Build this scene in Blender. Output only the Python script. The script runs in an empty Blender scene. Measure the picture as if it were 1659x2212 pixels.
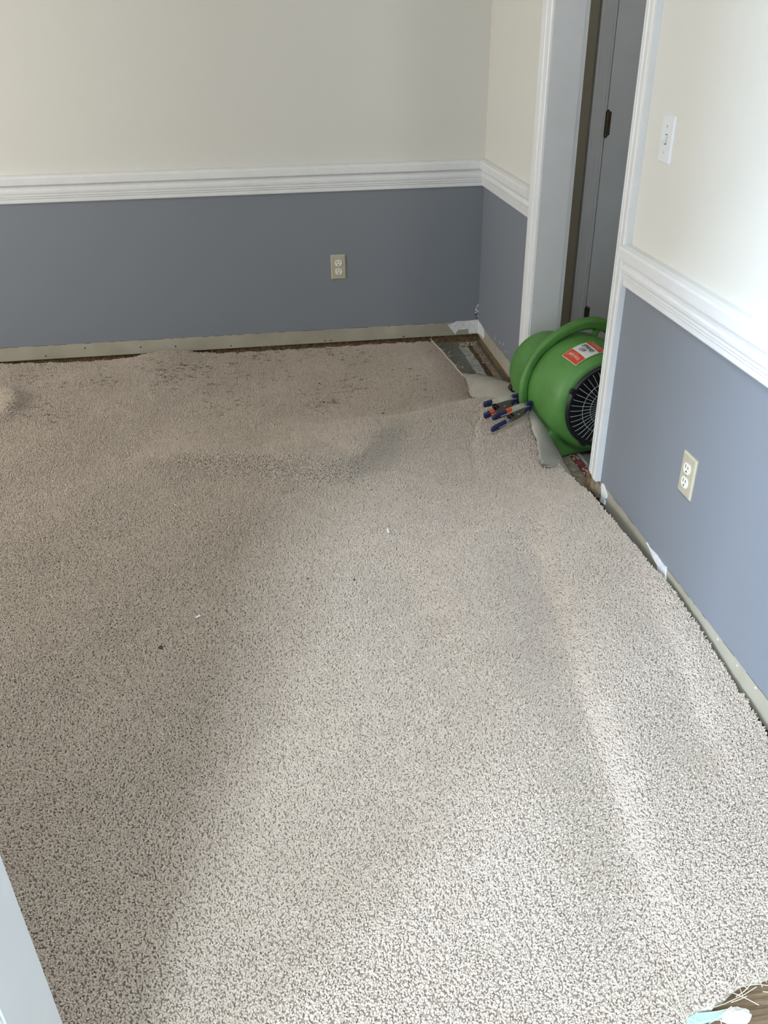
import bpy, bmesh, math, random
from mathutils import Vector, Matrix
import numpy as np

random.seed(7)
S = bpy.context.scene
COL = S.collection

# ------------------------------------------------------------------ camera
FPX = 1824.56                     # focal length in pixels of the 1659x2212 frame
CAM = Vector((-1.0253, -4.0448, 1.4374))
YAW, PITCH, ROLL = 0.1312, -0.5303, -0.0155
fw = Vector((math.sin(YAW)*math.cos(PITCH), math.cos(YAW)*math.cos(PITCH), math.sin(PITCH)))
rt = fw.cross(Vector((0, 0, 1))).normalized(); up = rt.cross(fw)
r2 = rt*math.cos(ROLL) + up*math.sin(ROLL); u2 = -rt*math.sin(ROLL) + up*math.cos(ROLL)
cd = bpy.data.cameras.new('camera'); cam = bpy.data.objects.new('camera', cd); COL.objects.link(cam)
m = Matrix((r2, u2, -fw)).transposed().to_4x4(); m.translation = CAM; cam.matrix_world = m
cd.sensor_fit = 'VERTICAL'; cd.sensor_height = 36.0; cd.sensor_width = 27.0; cd.lens = FPX/2212*36.0
cd.clip_start = 0.05; cd.clip_end = 60
S.camera = cam

def pix(px, py, z):
    """point where the ray through a pixel of the photograph reaches height z"""
    d = fw + r2*((px-829.5)/FPX) - u2*((py-1106)/FPX)
    return CAM + d*((z-CAM.z)/d.z)

# ------------------------------------------------------------------ world, daylight through the windows, exposure
W = bpy.data.worlds.new('overcast_sky'); S.world = W; W.use_nodes = True
W.node_tree.nodes['Background'].inputs[0].default_value = (0.80, 0.90, 1.0, 1)
W.node_tree.nodes['Background'].inputs[1].default_value = 1.0

def area(name, loc, rot, sx, sy, power, col):
    l = bpy.data.lights.new(name, 'AREA'); l.shape = 'RECTANGLE'; l.size = sx; l.size_y = sy
    l.energy = power; l.color = col
    o = bpy.data.objects.new(name, l); COL.objects.link(o); o.location = loc; o.rotation_euler = rot
    return o
R = math.radians
# daylight at the left wall's window (faces +x), and at the tall window above the entrance door behind the camera (faces +y)
area('window_daylight', (-4.28, -1.65, 1.35), (0, R(-90), 0), 1.5, 1.8, 48, (1.0, 0.955, 0.875))
area('entrance_daylight', (-2.0, -6.26, 4.8), (R(90), 0, 0), 0.7, 1.6, 300, (0.75, 0.87, 1.0))
area('sidelight_daylight', (-3.46, -5.45, 1.35), (0, R(-90), 0), 1.5, 0.9, 200, (0.58, 0.76, 1.0))
area('hall_fill_light', (.75, -2.76, 1.75), (R(90), 0, 0), 0.5, 0.8, 4.5, (1.0, 0.98, 0.95))  # added fill from an unseen hall window, brightens the hall door

vs = S.view_settings
vs.view_transform = 'Standard'; vs.look = 'None'; vs.gamma = 1.0; vs.use_curve_mapping = False
vs.exposure = 0.62

# ------------------------------------------------------------------ helpers
def tag(o, label=None, cat=None, group=None, kind=None):
    if label: o['label'] = label
    if cat: o['category'] = cat
    if group: o['group'] = group
    if kind: o['kind'] = kind
    return o

def empty(name, loc=(0, 0, 0), rz=0):
    o = bpy.data.objects.new(name, None); COL.objects.link(o)
    o.location = loc; o.rotation_euler = (0, 0, rz); o.empty_display_size = 0.05
    return o

def link_mesh(name, me, mat=None, parent=None):
    if mat is not None and not me.materials: me.materials.append(mat)
    o = bpy.data.objects.new(name, me); COL.objects.link(o)
    if parent is not None: o.parent = parent
    return o

def obj(name, bm, mat=None, parent=None, smooth=False):
    bmesh.ops.recalc_face_normals(bm, faces=bm.faces[:])
    me = bpy.data.meshes.new(name); bm.to_mesh(me); bm.free()
    if smooth:
        for p in me.polygons: p.use_smooth = True
    return link_mesh(name, me, mat, parent)

def box(bm, x0, x1, y0, y1, z0, z1, bev=0.0):
    g = bmesh.ops.create_cube(bm, size=1)
    for v in g['verts']:
        v.co = Vector(((x0+x1)/2+v.co.x*(x1-x0), (y0+y1)/2+v.co.y*(y1-y0), (z0+z1)/2+v.co.z*(z1-z0)))
    if bev:
        es = list({e for v in g['verts'] for e in v.link_edges})
        bmesh.ops.bevel(bm, geom=es, offset=bev, segments=2, affect='EDGES', profile=0.5)

def newbox(name, b, mat, parent=None, bev=0.0):
    bm = bmesh.new(); box(bm, *b, bev=bev); return obj(name, bm, mat, parent)

def loft(bm, rings, caps=True, closed=True):
    """rings: equal-length lists of points"""
    vr = [[bm.verts.new(p) for p in r] for r in rings]
    n = len(vr[0])
    for a, b in zip(vr, vr[1:]):
        for i in range(n if closed else n-1):
            j = (i+1) % n
            bm.faces.new((a[i], a[j], b[j], b[i]))
    if caps and closed:
        bm.faces.new(list(reversed(vr[0]))); bm.faces.new(vr[-1])

def tube(bm, pts, rad, n=10, sx=1.0, sy=1.0, upv=None):
    pts = [Vector(p) for p in pts]
    rings = []
    for i, p in enumerate(pts):
        t = (pts[min(i+1, len(pts)-1)] - pts[max(i-1, 0)]).normalized()
        ref = Vector(upv) if upv is not None else (Vector((0, 0, 1)) if abs(t.z) < .9 else Vector((1, 0, 0)))
        a = t.cross(ref).normalized(); b = a.cross(t).normalized()
        r = rad[i] if isinstance(rad, (list, tuple)) else rad
        ring = []
        for k in range(n):
            th = 2*math.pi*k/n + math.pi/n
            cx, cy = math.cos(th), math.sin(th)
            q = 0.62   # squarish round
            cx = math.copysign(abs(cx)**q, cx) if sx != 1.0 or sy != 1.0 else cx
            cy = math.copysign(abs(cy)**q, cy) if sx != 1.0 or sy != 1.0 else cy
            ring.append(p + a*cx*r*sx + b*cy*r*sy)
        rings.append(ring)
    loft(bm, rings)

def spline(pts, n):
    """Catmull-Rom through points"""
    P = [Vector(p) for p in pts]; P = [P[0]*2-P[1]] + P + [P[-1]*2-P[-2]]
    out = []
    segs = len(P)-3
    for s in range(segs):
        a, b, c, d = P[s:s+4]
        m_ = n if s < segs-1 else n+1
        for k in range(m_):
            t = k/n
            out.append(0.5*((2*b) + (c-a)*t + (2*a-5*b+4*c-d)*t*t + (3*b-a-3*c+d)*t**3))
    return out

def lerp_table(tab, x):
    if x <= tab[0][0]: return tab[0][1]
    for (a, va), (b, vb) in zip(tab, tab[1:]):
        if x <= b:
            t = (x-a)/(b-a); t = t*t*(3-2*t)
            return va+(vb-va)*t
    return tab[-1][1]

# ------------------------------------------------------------------ materials
def srgb(r, g, b):
    f = lambda c: (c/255/12.92) if c/255 <= .04045 else ((c/255+.055)/1.055)**2.4
    return (f(r), f(g), f(b), 1)

class NT:
    def __init__(s, name):
        s.m = bpy.data.materials.new(name); s.m.use_nodes = True
        s.t = s.m.node_tree; s.b = s.t.nodes['Principled BSDF']
    def n(s, typ, **kw):
        x = s.t.nodes.new(typ)
        for k, v in kw.items():
            if k.startswith('i_'): x.inputs[k[2:].replace('_', ' ')].default_value = v
            else: setattr(x, k, v)
        return x
    def l(s, a, b): s.t.links.new(a, b)
    def noise(s, scale, detail=4, rough=.55, vec=None):
        x = s.n('ShaderNodeTexNoise'); x.inputs['Scale'].default_value = scale
        x.inputs['Detail'].default_value = detail; x.inputs['Roughness'].default_value = rough
        if vec is not None: s.l(vec, x.inputs['Vector'])
        return x
    def ramp(s, fac, stops):
        x = s.n('ShaderNodeValToRGB'); cr = x.color_ramp
        while len(cr.elements) > 1: cr.elements.remove(cr.elements[-1])
        cr.elements[0].position, cr.elements[0].color = stops[0]
        for p, c in stops[1:]:
            e = cr.elements.new(p); e.color = c
        s.l(fac, x.inputs['Fac']); return x
    def mix(s, fac, a, b, typ='MIX'):
        x = s.n('ShaderNodeMix'); x.data_type = 'RGBA'; x.blend_type = typ
        for sock, v in ((x.inputs[0], fac), (x.inputs[6], a), (x.inputs[7], b)):
            if hasattr(v, 'links'): s.l(v, sock)
            else: sock.default_value = v
        return x.outputs[2]
    def math(s, op, a, b=None, clamp=False):
        x = s.n('ShaderNodeMath'); x.operation = op; x.use_clamp = clamp
        for sock, v in ((x.inputs[0], a), (x.inputs[1], b)):
            if v is None: continue
            if hasattr(v, 'links'): s.l(v, sock)
            else: sock.default_value = v
        return x.outputs[0]
    def bump(s, height, strength, dist):
        x = s.n('ShaderNodeBump'); x.inputs['Strength'].default_value = strength; x.inputs['Distance'].default_value = dist
        s.l(height, x.inputs['Height']); s.l(x.outputs[0], s.b.inputs['Normal']); return x

def pos(T): return T.n('ShaderNodeNewGeometry').outputs['Position']

def simple(name, col, rough=.6, metal=0.0, var=.06, scale=30, bump=0.0, bscale=200, spec=.5):
    T = NT(name); p = pos(T)
    nz = T.noise(scale, 4, .6, p)
    dark = tuple(c*(1-var*2) for c in col[:3])+(1,); lite = tuple(min(1, c*(1+var)) for c in col[:3])+(1,)
    rp = T.ramp(nz.outputs['Fac'], [(.3, dark), (.7, lite)])
    T.l(rp.outputs[0], T.b.inputs['Base Color'])
    T.b.inputs['Roughness'].default_value = rough; T.b.inputs['Metallic'].default_value = metal
    T.b.inputs['Specular IOR Level'].default_value = spec
    if bump:
        b = T.noise(bscale, 3, .6, p); T.bump(b.outputs['Fac'], bump, .002)
    return T.m

CREAM = (0.69, 0.682, 0.635, 1); GREY = (0.212, 0.229, 0.262, 1); BARE = (0.40, 0.37, 0.295, 1)

def wall_paint():
    """cream above the chair rail, blue-grey below it, the bare beige band where the skirting board was"""
    T = NT('wall_paint'); p = pos(T)
    sep = T.n('ShaderNodeSeparateXYZ'); T.l(p, sep.inputs[0])
    wob = T.noise(18, 3, .6, p)
    zz = T.math('ADD', sep.outputs['Z'], T.math('MULTIPLY', T.math('SUBTRACT', wob.outputs['Fac'], .5), .006))
    isgrey = T.math('GREATER_THAN', zz, .112)
    iscream = T.math('GREATER_THAN', zz, .815)
    mott = T.noise(6, 4, .5, p)
    bare = T.ramp(mott.outputs['Fac'], [(.3, (.33, .305, .24, 1)), (.6, BARE), (.8, (.46, .43, .36, 1))]).outputs[0]
    line = T.math('MULTIPLY', T.math('LESS_THAN', T.math('ABSOLUTE', T.math('SUBTRACT', zz, .1125)), .0012), T.math('GREATER_THAN', T.noise(9, 2, .5, p).outputs['Fac'], .5))
    c = T.mix(isgrey, bare, GREY)
    c = T.mix(iscream, c, CREAM)
    c = T.mix(line, c, (.10, .095, .08, 1))
    T.l(c, T.b.inputs['Base Color'])
    T.b.inputs['Roughness'].default_value = .62; T.b.inputs['Specular IOR Level'].default_value = .35
    bn = T.noise(260, 2, .5, p); T.bump(bn.outputs['Fac'], .08, .001)
    return T.m
M = {}
M['wall'] = wall_paint()
M['cream'] = simple('cream_paint', CREAM, .6, var=.02, scale=5)
M['ceiling'] = simple('ceiling_paint', (.78, .77, .74, 1), .8, var=.02, scale=5)
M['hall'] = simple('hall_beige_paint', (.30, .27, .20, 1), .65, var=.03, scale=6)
M['white'] = simple('white_gloss_paint', (.76, .77, .78, 1), .35, var=.02, scale=12, bump=.12, bscale=60)
M['dimwhite'] = simple('dimmed_white_paint', (.62, .63, .64, 1), .45, var=.02, scale=8)  # dimmer copy of the white; takes down the light on the foreground jamb
M['plaster'] = simple('bare_white_plaster', (.74, .75, .76, 1), .9, var=.1, scale=60, bump=.4)
M['wood'] = simple('raw_brown_wood', (.20, .125, .06, 1), .8, var=.3, scale=60, bump=.3)
M['tack'] = simple('tack_strip_wood', (.30, .25, .18, 1), .85, var=.25, scale=45, bump=.3)
M['stain'] = simple('rusty_brown_stain', (.12, .065, .04, 1), .95, var=.45, scale=90, bump=.6)
M['chalk'] = simple('pale_adhesive', (.44, .45, .42, 1), .9, var=.2, scale=35, bump=.4)
M['debris_tan'] = simple('tan_crumbs', (.42, .36, .28, 1), .95, var=.3, scale=80)
M['green'] = simple('green_moulded_plastic', (.078, .222, .046, 1), .5, var=.10, scale=9, bump=.12, bscale=420)
M['black'] = simple('black_plastic', (.008, .009, .012, 1), .45, var=.1, scale=30)
M['wire'] = simple('grey_wire', (.40, .41, .42, 1), .45, metal=.2, var=.1)
M['grey_pl'] = simple('grey_plastic', (.35, .36, .36, 1), .5)
M['rubber'] = simple('black_rubber', (.02, .02, .02, 1), .8)
M['steel'] = simple('nickel_steel', (.55, .53, .47, 1), .42, metal=.55, var=.06, scale=60)
M['plate'] = simple('dull_dark_steel', (.20, .185, .16, 1), .45, metal=.5, var=.12, scale=60)
M['navy'] = simple('navy_vinyl', (.012, .018, .085, 1), .55, var=.15, scale=80)
M['orange'] = simple('orange_plastic', (.62, .085, .022, 1), .5, var=.08)
M['spring'] = simple('dark_spring_steel', (.05, .05, .05, 1), .35, metal=1.0)
M['hinge'] = simple('dark_brass_hinge', (.11, .09, .06, 1), .35, metal=.8, var=.2)
M['almond'] = simple('almond_plastic', (.47, .43, .32, 1), .4, var=.02)
M['ivory'] = simple('ivory_plastic', (.80, .79, .72, 1), .35, var=.02)
M['slot'] = simple('dark_slot', (.012, .010, .008, 1), .8)
M['switch'] = simple('white_switch_plastic', (.74, .76, .78, 1), .3, var=.01)
M['lab_white'] = simple('label_white', (.60, .62, .60, 1), .4, var=.02)
M['lab_red'] = simple('label_red', (.55, .055, .012, 1), .4, var=.03)
M['ink'] = simple('black_marker_ink', (.01, .015, .03, 1), .6)
M['lab_text'] = simple('label_print_white', (.62, .52, .47, 1), .5)
M['teal'] = simple('pale_teal_film', (.33, .66, .56, 1), .5, var=.15, scale=25)
M['thread'] = simple('straw_thread', (.62, .55, .43, 1), .9)
M['fluff'] = simple('white_fluff', (.66, .65, .62, 1), .95, var=.12, scale=120, bump=.8)
M['paper'] = simple('white_scrap', (.85, .84, .80, 1), .8)
M['crumb'] = simple('dark_crumb', (.05, .045, .035, 1), .9)

def concrete():
    T = NT('concrete_slab'); p = pos(T)
    a = T.noise(5, 6, .65, p); b = T.noise(40, 5, .7, p)
    c = T.ramp(a.outputs['Fac'], [(.25, (.13, .135, .115, 1)), (.5, (.20, .205, .175, 1)), (.75, (.27, .27, .235, 1))]).outputs[0]
    c2 = T.mix(.35, c, T.ramp(b.outputs['Fac'], [(.3, (.10, .10, .085, 1)), (.7, (.32, .32, .28, 1))]).outputs[0])
    T.l(c2, T.b.inputs['Base Color']); T.b.inputs['Roughness'].default_value = .8
    T.bump(b.outputs['Fac'], .3, .002); return T.m
M['concrete'] = concrete()

def woodfloor():
    T = NT('dark_wood_floor'); p = pos(T)
    mp = T.n('ShaderNodeMapping'); mp.inputs['Scale'].default_value = (1, 14, 1); T.l(p, mp.inputs[0])
    a = T.noise(9, 6, .7, mp.outputs[0])
    c = T.ramp(a.outputs['Fac'], [(.3, (.05, .032, .018, 1)), (.55, (.17, .11, .06, 1)), (.75, (.30, .21, .12, 1))]).outputs[0]
    T.l(c, T.b.inputs['Base Color']); T.b.inputs['Roughness'].default_value = .7
    T.bump(a.outputs['Fac'], .4, .003); return T.m
M['woodfloor'] = woodfloor()

def redpad():
    T = NT('red_speckled_foam'); p = pos(T)
    v = T.n('ShaderNodeTexVoronoi'); v.inputs['Scale'].default_value = 110; T.l(p, v.inputs['Vector'])
    sp = T.n('ShaderNodeSeparateColor'); T.l(v.outputs['Color'], sp.inputs[0])
    c = T.ramp(sp.outputs[0], [(0, (.20, .03, .025, 1)), (.45, (.28, .05, .04, 1)), (.6, (.45, .40, .34, 1)), (.8, (.07, .05, .04, 1)), (1, (.40, .34, .30, 1))])
    c.color_ramp.interpolation = 'CONSTANT'
    T.l(c.outputs[0], T.b.inputs['Base Color']); T.b.inputs['Roughness'].default_value = .95
    T.bump(sp.outputs[1], .5, .003); return T.m
M['redpad'] = redpad()

def carpet_mats():
    def build(name, dark):
        T = NT(name); p = pos(T)
        big = T.noise(1.3, 3, .5, p); mid = T.noise(14, 3, .6, p)
        oi = T.n('ShaderNodeObjectInfo')
        c = T.ramp(big.outputs['Fac'], [(.3, (.52, .440, .368, 1)), (.7, (.575, .498, .425, 1))]).outputs[0]
        c = T.mix(T.math('MULTIPLY', T.math('SUBTRACT', oi.outputs['Random'], .0), .45), c, (.39, .325, .265, 1))
        c = T.mix(.25, c, T.ramp(mid.outputs['Fac'], [(.3, (.455, .38, .315, 1)), (.7, (.615, .535, .46, 1))]).outputs[0])
        # trodden-in dirt flecks on the far part of the carpet
        mp = T.n('ShaderNodeMapping'); mp.inputs['Scale'].default_value = (.62, 1.25, 1); T.l(p, mp.inputs[0])
        fl = T.noise(44, 3, .6, mp.outputs[0]); fl2 = T.noise(3.2, 2, .5, p)
        sep = T.n('ShaderNodeSeparateXYZ'); T.l(p, sep.inputs[0])
        zone = T.math('MULTIPLY', T.math('MULTIPLY', T.math('ADD', sep.outputs['Y'], .95), 3.5, True), T.math('MULTIPLY', T.math('ADD', sep.outputs['X'], 2.3), 5, True), True)
        spots = T.math('MULTIPLY', T.math('SUBTRACT', T.math('ADD', fl.outputs['Fac'], T.math('MULTIPLY', T.math('SUBTRACT', fl2.outputs['Fac'], .5), .42)), .600), 12, True)
        spots = T.math('MULTIPLY', T.math('MULTIPLY', spots, zone), .85)
        c = T.mix(spots, c, (.14, .112, .082, 1))
        # grey-brown edge beside the lifted corner
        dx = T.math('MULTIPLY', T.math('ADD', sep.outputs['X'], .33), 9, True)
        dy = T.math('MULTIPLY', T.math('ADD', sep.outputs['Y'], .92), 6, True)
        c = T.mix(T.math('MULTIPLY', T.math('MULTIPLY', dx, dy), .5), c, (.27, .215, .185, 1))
        if dark: c = T.mix(1.0, c, (.82, .81, .80, 1), 'MULTIPLY')  # base darkened: shade in the gaps between tufts put into its colour
        T.l(c, T.b.inputs['Base Color']); T.b.inputs['Roughness'].default_value = .85
        T.b.inputs['Specular IOR Level'].default_value = .2
        T.b.inputs['Sheen Weight'].default_value = .15; T.b.inputs['Sheen Roughness'].default_value = .5
        return T.m
    return build('carpet_base_weave', True), build('carpet_pile', False)
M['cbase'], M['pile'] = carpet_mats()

def backing():
    T = NT('woven_carpet_backing'); uv = T.n('ShaderNodeTexCoord').outputs['UV']
    w1 = T.n('ShaderNodeTexWave'); w1.inputs['Scale'].default_value = 1.0; w1.bands_direction = 'X'
    w2 = T.n('ShaderNodeTexWave'); w2.inputs['Scale'].default_value = 1.0; w2.bands_direction = 'Y'
    mp = T.n('ShaderNodeMapping'); mp.inputs['Scale'].default_value = (8, 8, 8); T.l(uv, mp.inputs[0])
    for w in (w1, w2): T.l(mp.outputs[0], w.inputs['Vector']); w.inputs['Distortion'].default_value = .6; w.inputs['Detail'].default_value = 2
    f = T.math('MULTIPLY', w1.outputs['Fac'], w2.outputs['Fac'])
    nz = T.noise(7, 4, .6, pos(T))
    base = T.ramp(nz.outputs['Fac'], [(.3, (.27, .245, .205, 1)), (.7, (.42, .39, .335, 1))]).outputs[0]
    c = T.mix(T.math('MULTIPLY', f, .9), base, (.62, .59, .52, 1))
    T.l(c, T.b.inputs['Base Color']); T.b.inputs['Roughness'].default_value = .9
    T.bump(f, .5, .002); return T.m
M['backing'] = backing()
M['selvage'] = simple('pale_selvage', (.64, .58, .47, 1), .95, var=.25, scale=120, bump=.9, bscale=160)
M['cutedge'] = simple('cut_carpet_edge', (.60, .54, .44, 1), .95, var=.25, scale=90, bump=.8, bscale=150)

# ------------------------------------------------------------------ room shell
RX0, RY0, H = -4.2, -3.40, 2.44          # room: x -4.2..0, y -3.4..0
T_ = .105                                 # wall thickness
OY0, OY1, OH = -1.630, -.862, 2.06        # doorway in the right wall
NX0, NX1 = -1.36, -.10                    # cased opening in the front wall, where the camera looks through
FY = -6.2

bm = bmesh.new(); box(bm, -4.5, 1.6, -3.30, .3, -.12, 0)
floor = tag(obj('floor', bm, M['concrete']), 'bare grey concrete floor slab under the pulled-up carpet', 'floor', kind='structure')
bm = bmesh.new(); box(bm, -4.5, 1.6, FY-.2, -3.30, -.12, 0.003)
tag(obj('floor_entrance', bm, M['woodfloor']), 'dark brown wood entrance floor at the torn carpet edge', 'floor', kind='structure')
tag(newbox('ceiling', (-4.5, 1.6, RY0-.10, .3, H, H+.1), M['ceiling']), 'plain white ceiling above the room', 'ceiling', kind='structure')

ZB = .046                                 # wallboard stops short of the slab
wb = empty('wall_back'); tag(wb, 'back wall, cream above the white rail and blue-grey below', 'wall', kind='structure')
newbox('wallboard', (RX0-T_, T_, 0, T_, ZB, H), M['wall'], wb)
newbox('sill_plate', (RX0-T_, T_, .03, T_, 0, ZB), M['wood'], wb)

wr = empty('wall_right'); tag(wr, 'right wall with doorway, cream above and blue-grey below the rail', 'wall', kind='structure')
bm = bmesh.new()
box(bm, 0, T_, OY1+.012, 0, ZB, H); box(bm, 0, T_, RY0-.10, OY0-.012, ZB, H); box(bm, 0, T_, OY0-.012, OY1+.012, OH+.012, H)
obj('wallboard', bm, M['wall'], wr)
bm = bmesh.new(); box(bm, .012, T_, OY1+.012, .012, 0, ZB); box(bm, .012, T_, RY0-.10, OY0-.012, 0, ZB)
obj('sill_plate', bm, M['wood'], wr)

WY0, WY1, WZ0, WZ1 = -2.55, -.75, .60, 2.10
wl = empty('wall_left'); tag(wl, 'left wall of the room with the wide window', 'wall', kind='structure')
bm = bmesh.new()
box(bm, RX0-T_, RX0, RY0-.10, WY0, 0, H); box(bm, RX0-T_, RX0, WY1, 0, 0, H)
box(bm, RX0-T_, RX0, WY0, WY1, 0, WZ0); box(bm, RX0-T_, RX0, WY0, WY1, WZ1, H)
obj('wallboard', bm, M['wall'], wl)

wf = empty('wall_front'); tag(wf, 'front wall with the wide cased opening in the foreground', 'wall', kind='structure')
bm = bmesh.new()
box(bm, RX0-T_, NX0-.012, RY0-.10, RY0, 0, H); box(bm, NX1+.012, 0, RY0-.10, RY0, 0, H); box(bm, NX0-.012, NX1+.012, RY0-.10, RY0, OH+.012, H)
obj('wallboard', bm, M['wall'], wf)

HE = 5.9
tag(newbox('ceiling_entrance', (-3.6, 1.1, FY-.2, RY0, HE, HE+.1), M['ceiling']), 'high white ceiling of the two-storey entrance hall', 'ceiling', kind='structure')
# two-storey entrance hall behind the camera
we = empty('wall_entrance'); tag(we, 'cream entrance hall walls behind the foreground opening', 'wall', kind='structure')
bm = bmesh.new()
EX0, EX1, EZ0, EZ1 = -2.38, -1.62, 3.97, 5.63
box(bm, -3.4-T_, -3.4, FY-T_, -5.93, 0, HE); box(bm, -3.4-T_, -3.4, -4.97, RY0-.10, 0, HE)
box(bm, -3.4-T_, -3.4, -5.93, -4.97, 0, .57); box(bm, -3.4-T_, -3.4, -5.93, -4.97, 2.13, HE)
box(bm, .9, .9+T_, FY-T_, RY0-.10, 0, HE)
box(bm, -3.4, EX0, FY-T_, FY, 0, HE); box(bm, EX1, .9, FY-T_, FY, 0, HE)
box(bm, EX0, EX1, FY-T_, FY, 0, EZ0); box(bm, EX0, EX1, FY-T_, FY, EZ1, HE)
box(bm, -3.4-T_, .9+T_, RY0-.10, RY0, H+.1, HE)
box(bm, T_, .9+T_, RY0-.10, RY0-.02, 0, H+.1)
obj('wallboard', bm, M['cream'], we)
w2 = empty('window_2', (EX0, FY, EZ0)); tag(w2, 'tall white framed window high in the entrance hall', 'window', kind='structure')
for b in ((0, .03, -.05, .01, 0, 1.66), (.73, .76, -.05, .01, 0, 1.66)): newbox('stile', b, M['white'], w2)
newbox('head', (.03, .73, -.05, .01, 1.63, 1.66), M['white'], w2); newbox('window_sill', (.03, .73, -.05, .03, 0, .03), M['white'], w2)
w3 = empty('window_3', (-3.4, -5.45, .57)); tag(w3, 'white framed side window of the entrance hall', 'window', kind='structure')
for b in ((-.05, .01, -.48, -.45, 0, 1.56), (-.05, .01, .45, .48, 0, 1.56)): newbox('stile', b, M['white'], w3)
newbox('head', (-.05, .01, -.45, .45, 1.53, 1.56), M['white'], w3); newbox('window_sill', (-.05, .03, -.45, .45, 0, .03), M['white'], w3)
w1 = empty('window_1', (RX0, (WY0+WY1)/2, WZ0)); tag(w1, 'white framed window in the left wall', 'window', kind='structure')
for b in ((-.09, .012, -.90, -.84, 0, 1.5), (-.09, .012, .84, .90, 0, 1.5)): newbox('stile', b, M['white'], w1)
newbox('head', (-.09, .012, -.84, .84, 1.44, 1.5), M['white'], w1); newbox('window_sill', (-.09, .06, -.93, .93, -.02, .0), M['white'], w1)
newbox('mullion', (-.06, -.03, -.02, .02, 0, 1.44), M['white'], w1)

# side hall behind the doorway
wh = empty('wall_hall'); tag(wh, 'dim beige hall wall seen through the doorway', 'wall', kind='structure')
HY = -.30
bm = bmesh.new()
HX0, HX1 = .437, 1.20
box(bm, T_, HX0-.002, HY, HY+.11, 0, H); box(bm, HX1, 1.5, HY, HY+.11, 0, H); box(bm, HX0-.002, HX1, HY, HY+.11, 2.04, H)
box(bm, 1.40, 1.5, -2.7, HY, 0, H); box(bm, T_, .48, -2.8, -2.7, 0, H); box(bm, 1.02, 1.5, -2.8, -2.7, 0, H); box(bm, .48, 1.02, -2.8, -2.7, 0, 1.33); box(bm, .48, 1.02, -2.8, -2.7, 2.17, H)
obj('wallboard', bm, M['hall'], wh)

w4 = empty('window_added', (.48, -2.7, 1.33)); tag(w4, 'small unseen white framed window added to light the side hall', 'window', kind='structure')  # unseen window added as the opening for the hall fill
for b in ((0, .02, -.05, .01, 0, .84), (.52, .54, -.05, .01, 0, .84)): newbox('stile', b, M['white'], w4)
newbox('head', (.02, .52, -.05, .01, .82, .84), M['white'], w4); newbox('window_sill', (.02, .52, -.05, .03, 0, .02), M['white'], w4)
# ---- mouldings
def extrude_profile(prof, path, outs):
    """prof: (out, up) pairs; path: list of points; outs: outward unit vectors at each point (mitred)"""
    bm = bmesh.new(); rings = []
    for p, o in zip(path, outs):
        rings.append([Vector(p)+Vector(o)*a+Vector((0, 0, b)) for a, b in prof])
    loft(bm, rings); return bm
RAIL = [(0, 0), (.009, 0), (.011, .004), (.011, .017), (.014, .020), (.014, .026), (.0165, .029), (.0165, .036), (.019, .042),
        (.0195, .050), (.017, .056), (.0155, .062), (.0165, .068), (.024, .075), (.029, .077), (.0295, .081), (.0295, .104), (.027, .110), (.016, .1155), (0, .117)]
RZ = .756
def rail(name, path, outs, label):
    return tag(obj(name, extrude_profile(RAIL, path, outs), M['white']), label, 'chair rail', kind='structure')
rail('trim_1', [(RX0, 0, RZ), (0, 0, RZ)], [(0, -1, 0), (-1, -1, 0)], 'white moulded chair rail along the back wall')
CW = .085
rail('trim_2', [(0, 0, RZ), (0, OY1+CW+.004, RZ)], [(-1, -1, 0), (-1, 0, 0)], 'short white chair rail between room corner and doorway')
rail('trim_3', [(0, OY0-CW+.006, RZ), (0, RY0, RZ)], [(-1, 0, 0), (-1, 0, 0)], 'white chair rail on the right wall near the light switch')

# casing profile across its width w (0 = opening side), thickness out
CAS = [(0, 0), (0, .008), (.003, .0105), (.010, .0115), (.012, .009), (.016, .009), (.018, .0125), (.030, .0145), (.034, .0125), (.038, .0125), (.041, .0155),
       (.062, .0185), (.068, .019), (.072, .0175), (.085, .0175), (.085, 0)]
def casing_side(name, parent, base, wdir, odir, z0, z1, mat, k=1.0):
    w = Vector(wdir); o = Vector(odir); b = Vector(base)
    bm = bmesh.new()
    loft(bm, [[b+w*a*k+o*t+Vector((0, 0, z)) for a, t in CAS] for z in (z0, z1)])
    return obj(name, bm, mat, parent)
t4 = empty('trim_4', (0, 0, 0)); tag(t4, 'white door casing and jambs of the doorway holding the green blower', 'door casing', kind='structure')
casing_side('casing_board', t4, (0, OY1+.006, 0), (0, 1, 0), (-1, 0, 0), .04, OH+.09, M['white'])
casing_side('casing_board', t4, (0, OY0-.006, 0), (0, -1, 0), (-1, 0, 0), .112, OH+.09, M['white'])
newbox('casing_head', (-.0175, 0, OY0-.006, OY1+.006, OH, OH+.09), M['white'], t4)
newbox('jamb', (-.002, T_+.002, OY1, OY1+.012, 0, OH+.012), M['dimwhite'], t4)
newbox('jamb', (-.002, T_+.002, OY0-.012, OY0, 0, OH+.012), M['dimwhite'], t4)
newbox('jamb_head', (-.002, T_+.002, OY0, OY1, OH, OH+.012), M['dimwhite'], t4)
newbox('hall_casing', (T_+.002, T_+.018, OY1+.004, OY1+.07, 0, OH+.07), M['dimwhite'], t4)
newbox('hall_casing', (T_+.002, T_+.018, OY0-.07, OY0-.004, 0, OH+.07), M['dimwhite'], t4)
newbox('stud_end', (-.0150, .0, OY0-.030, OY0-.006, 0, .112), M['wood'], t4)

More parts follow.
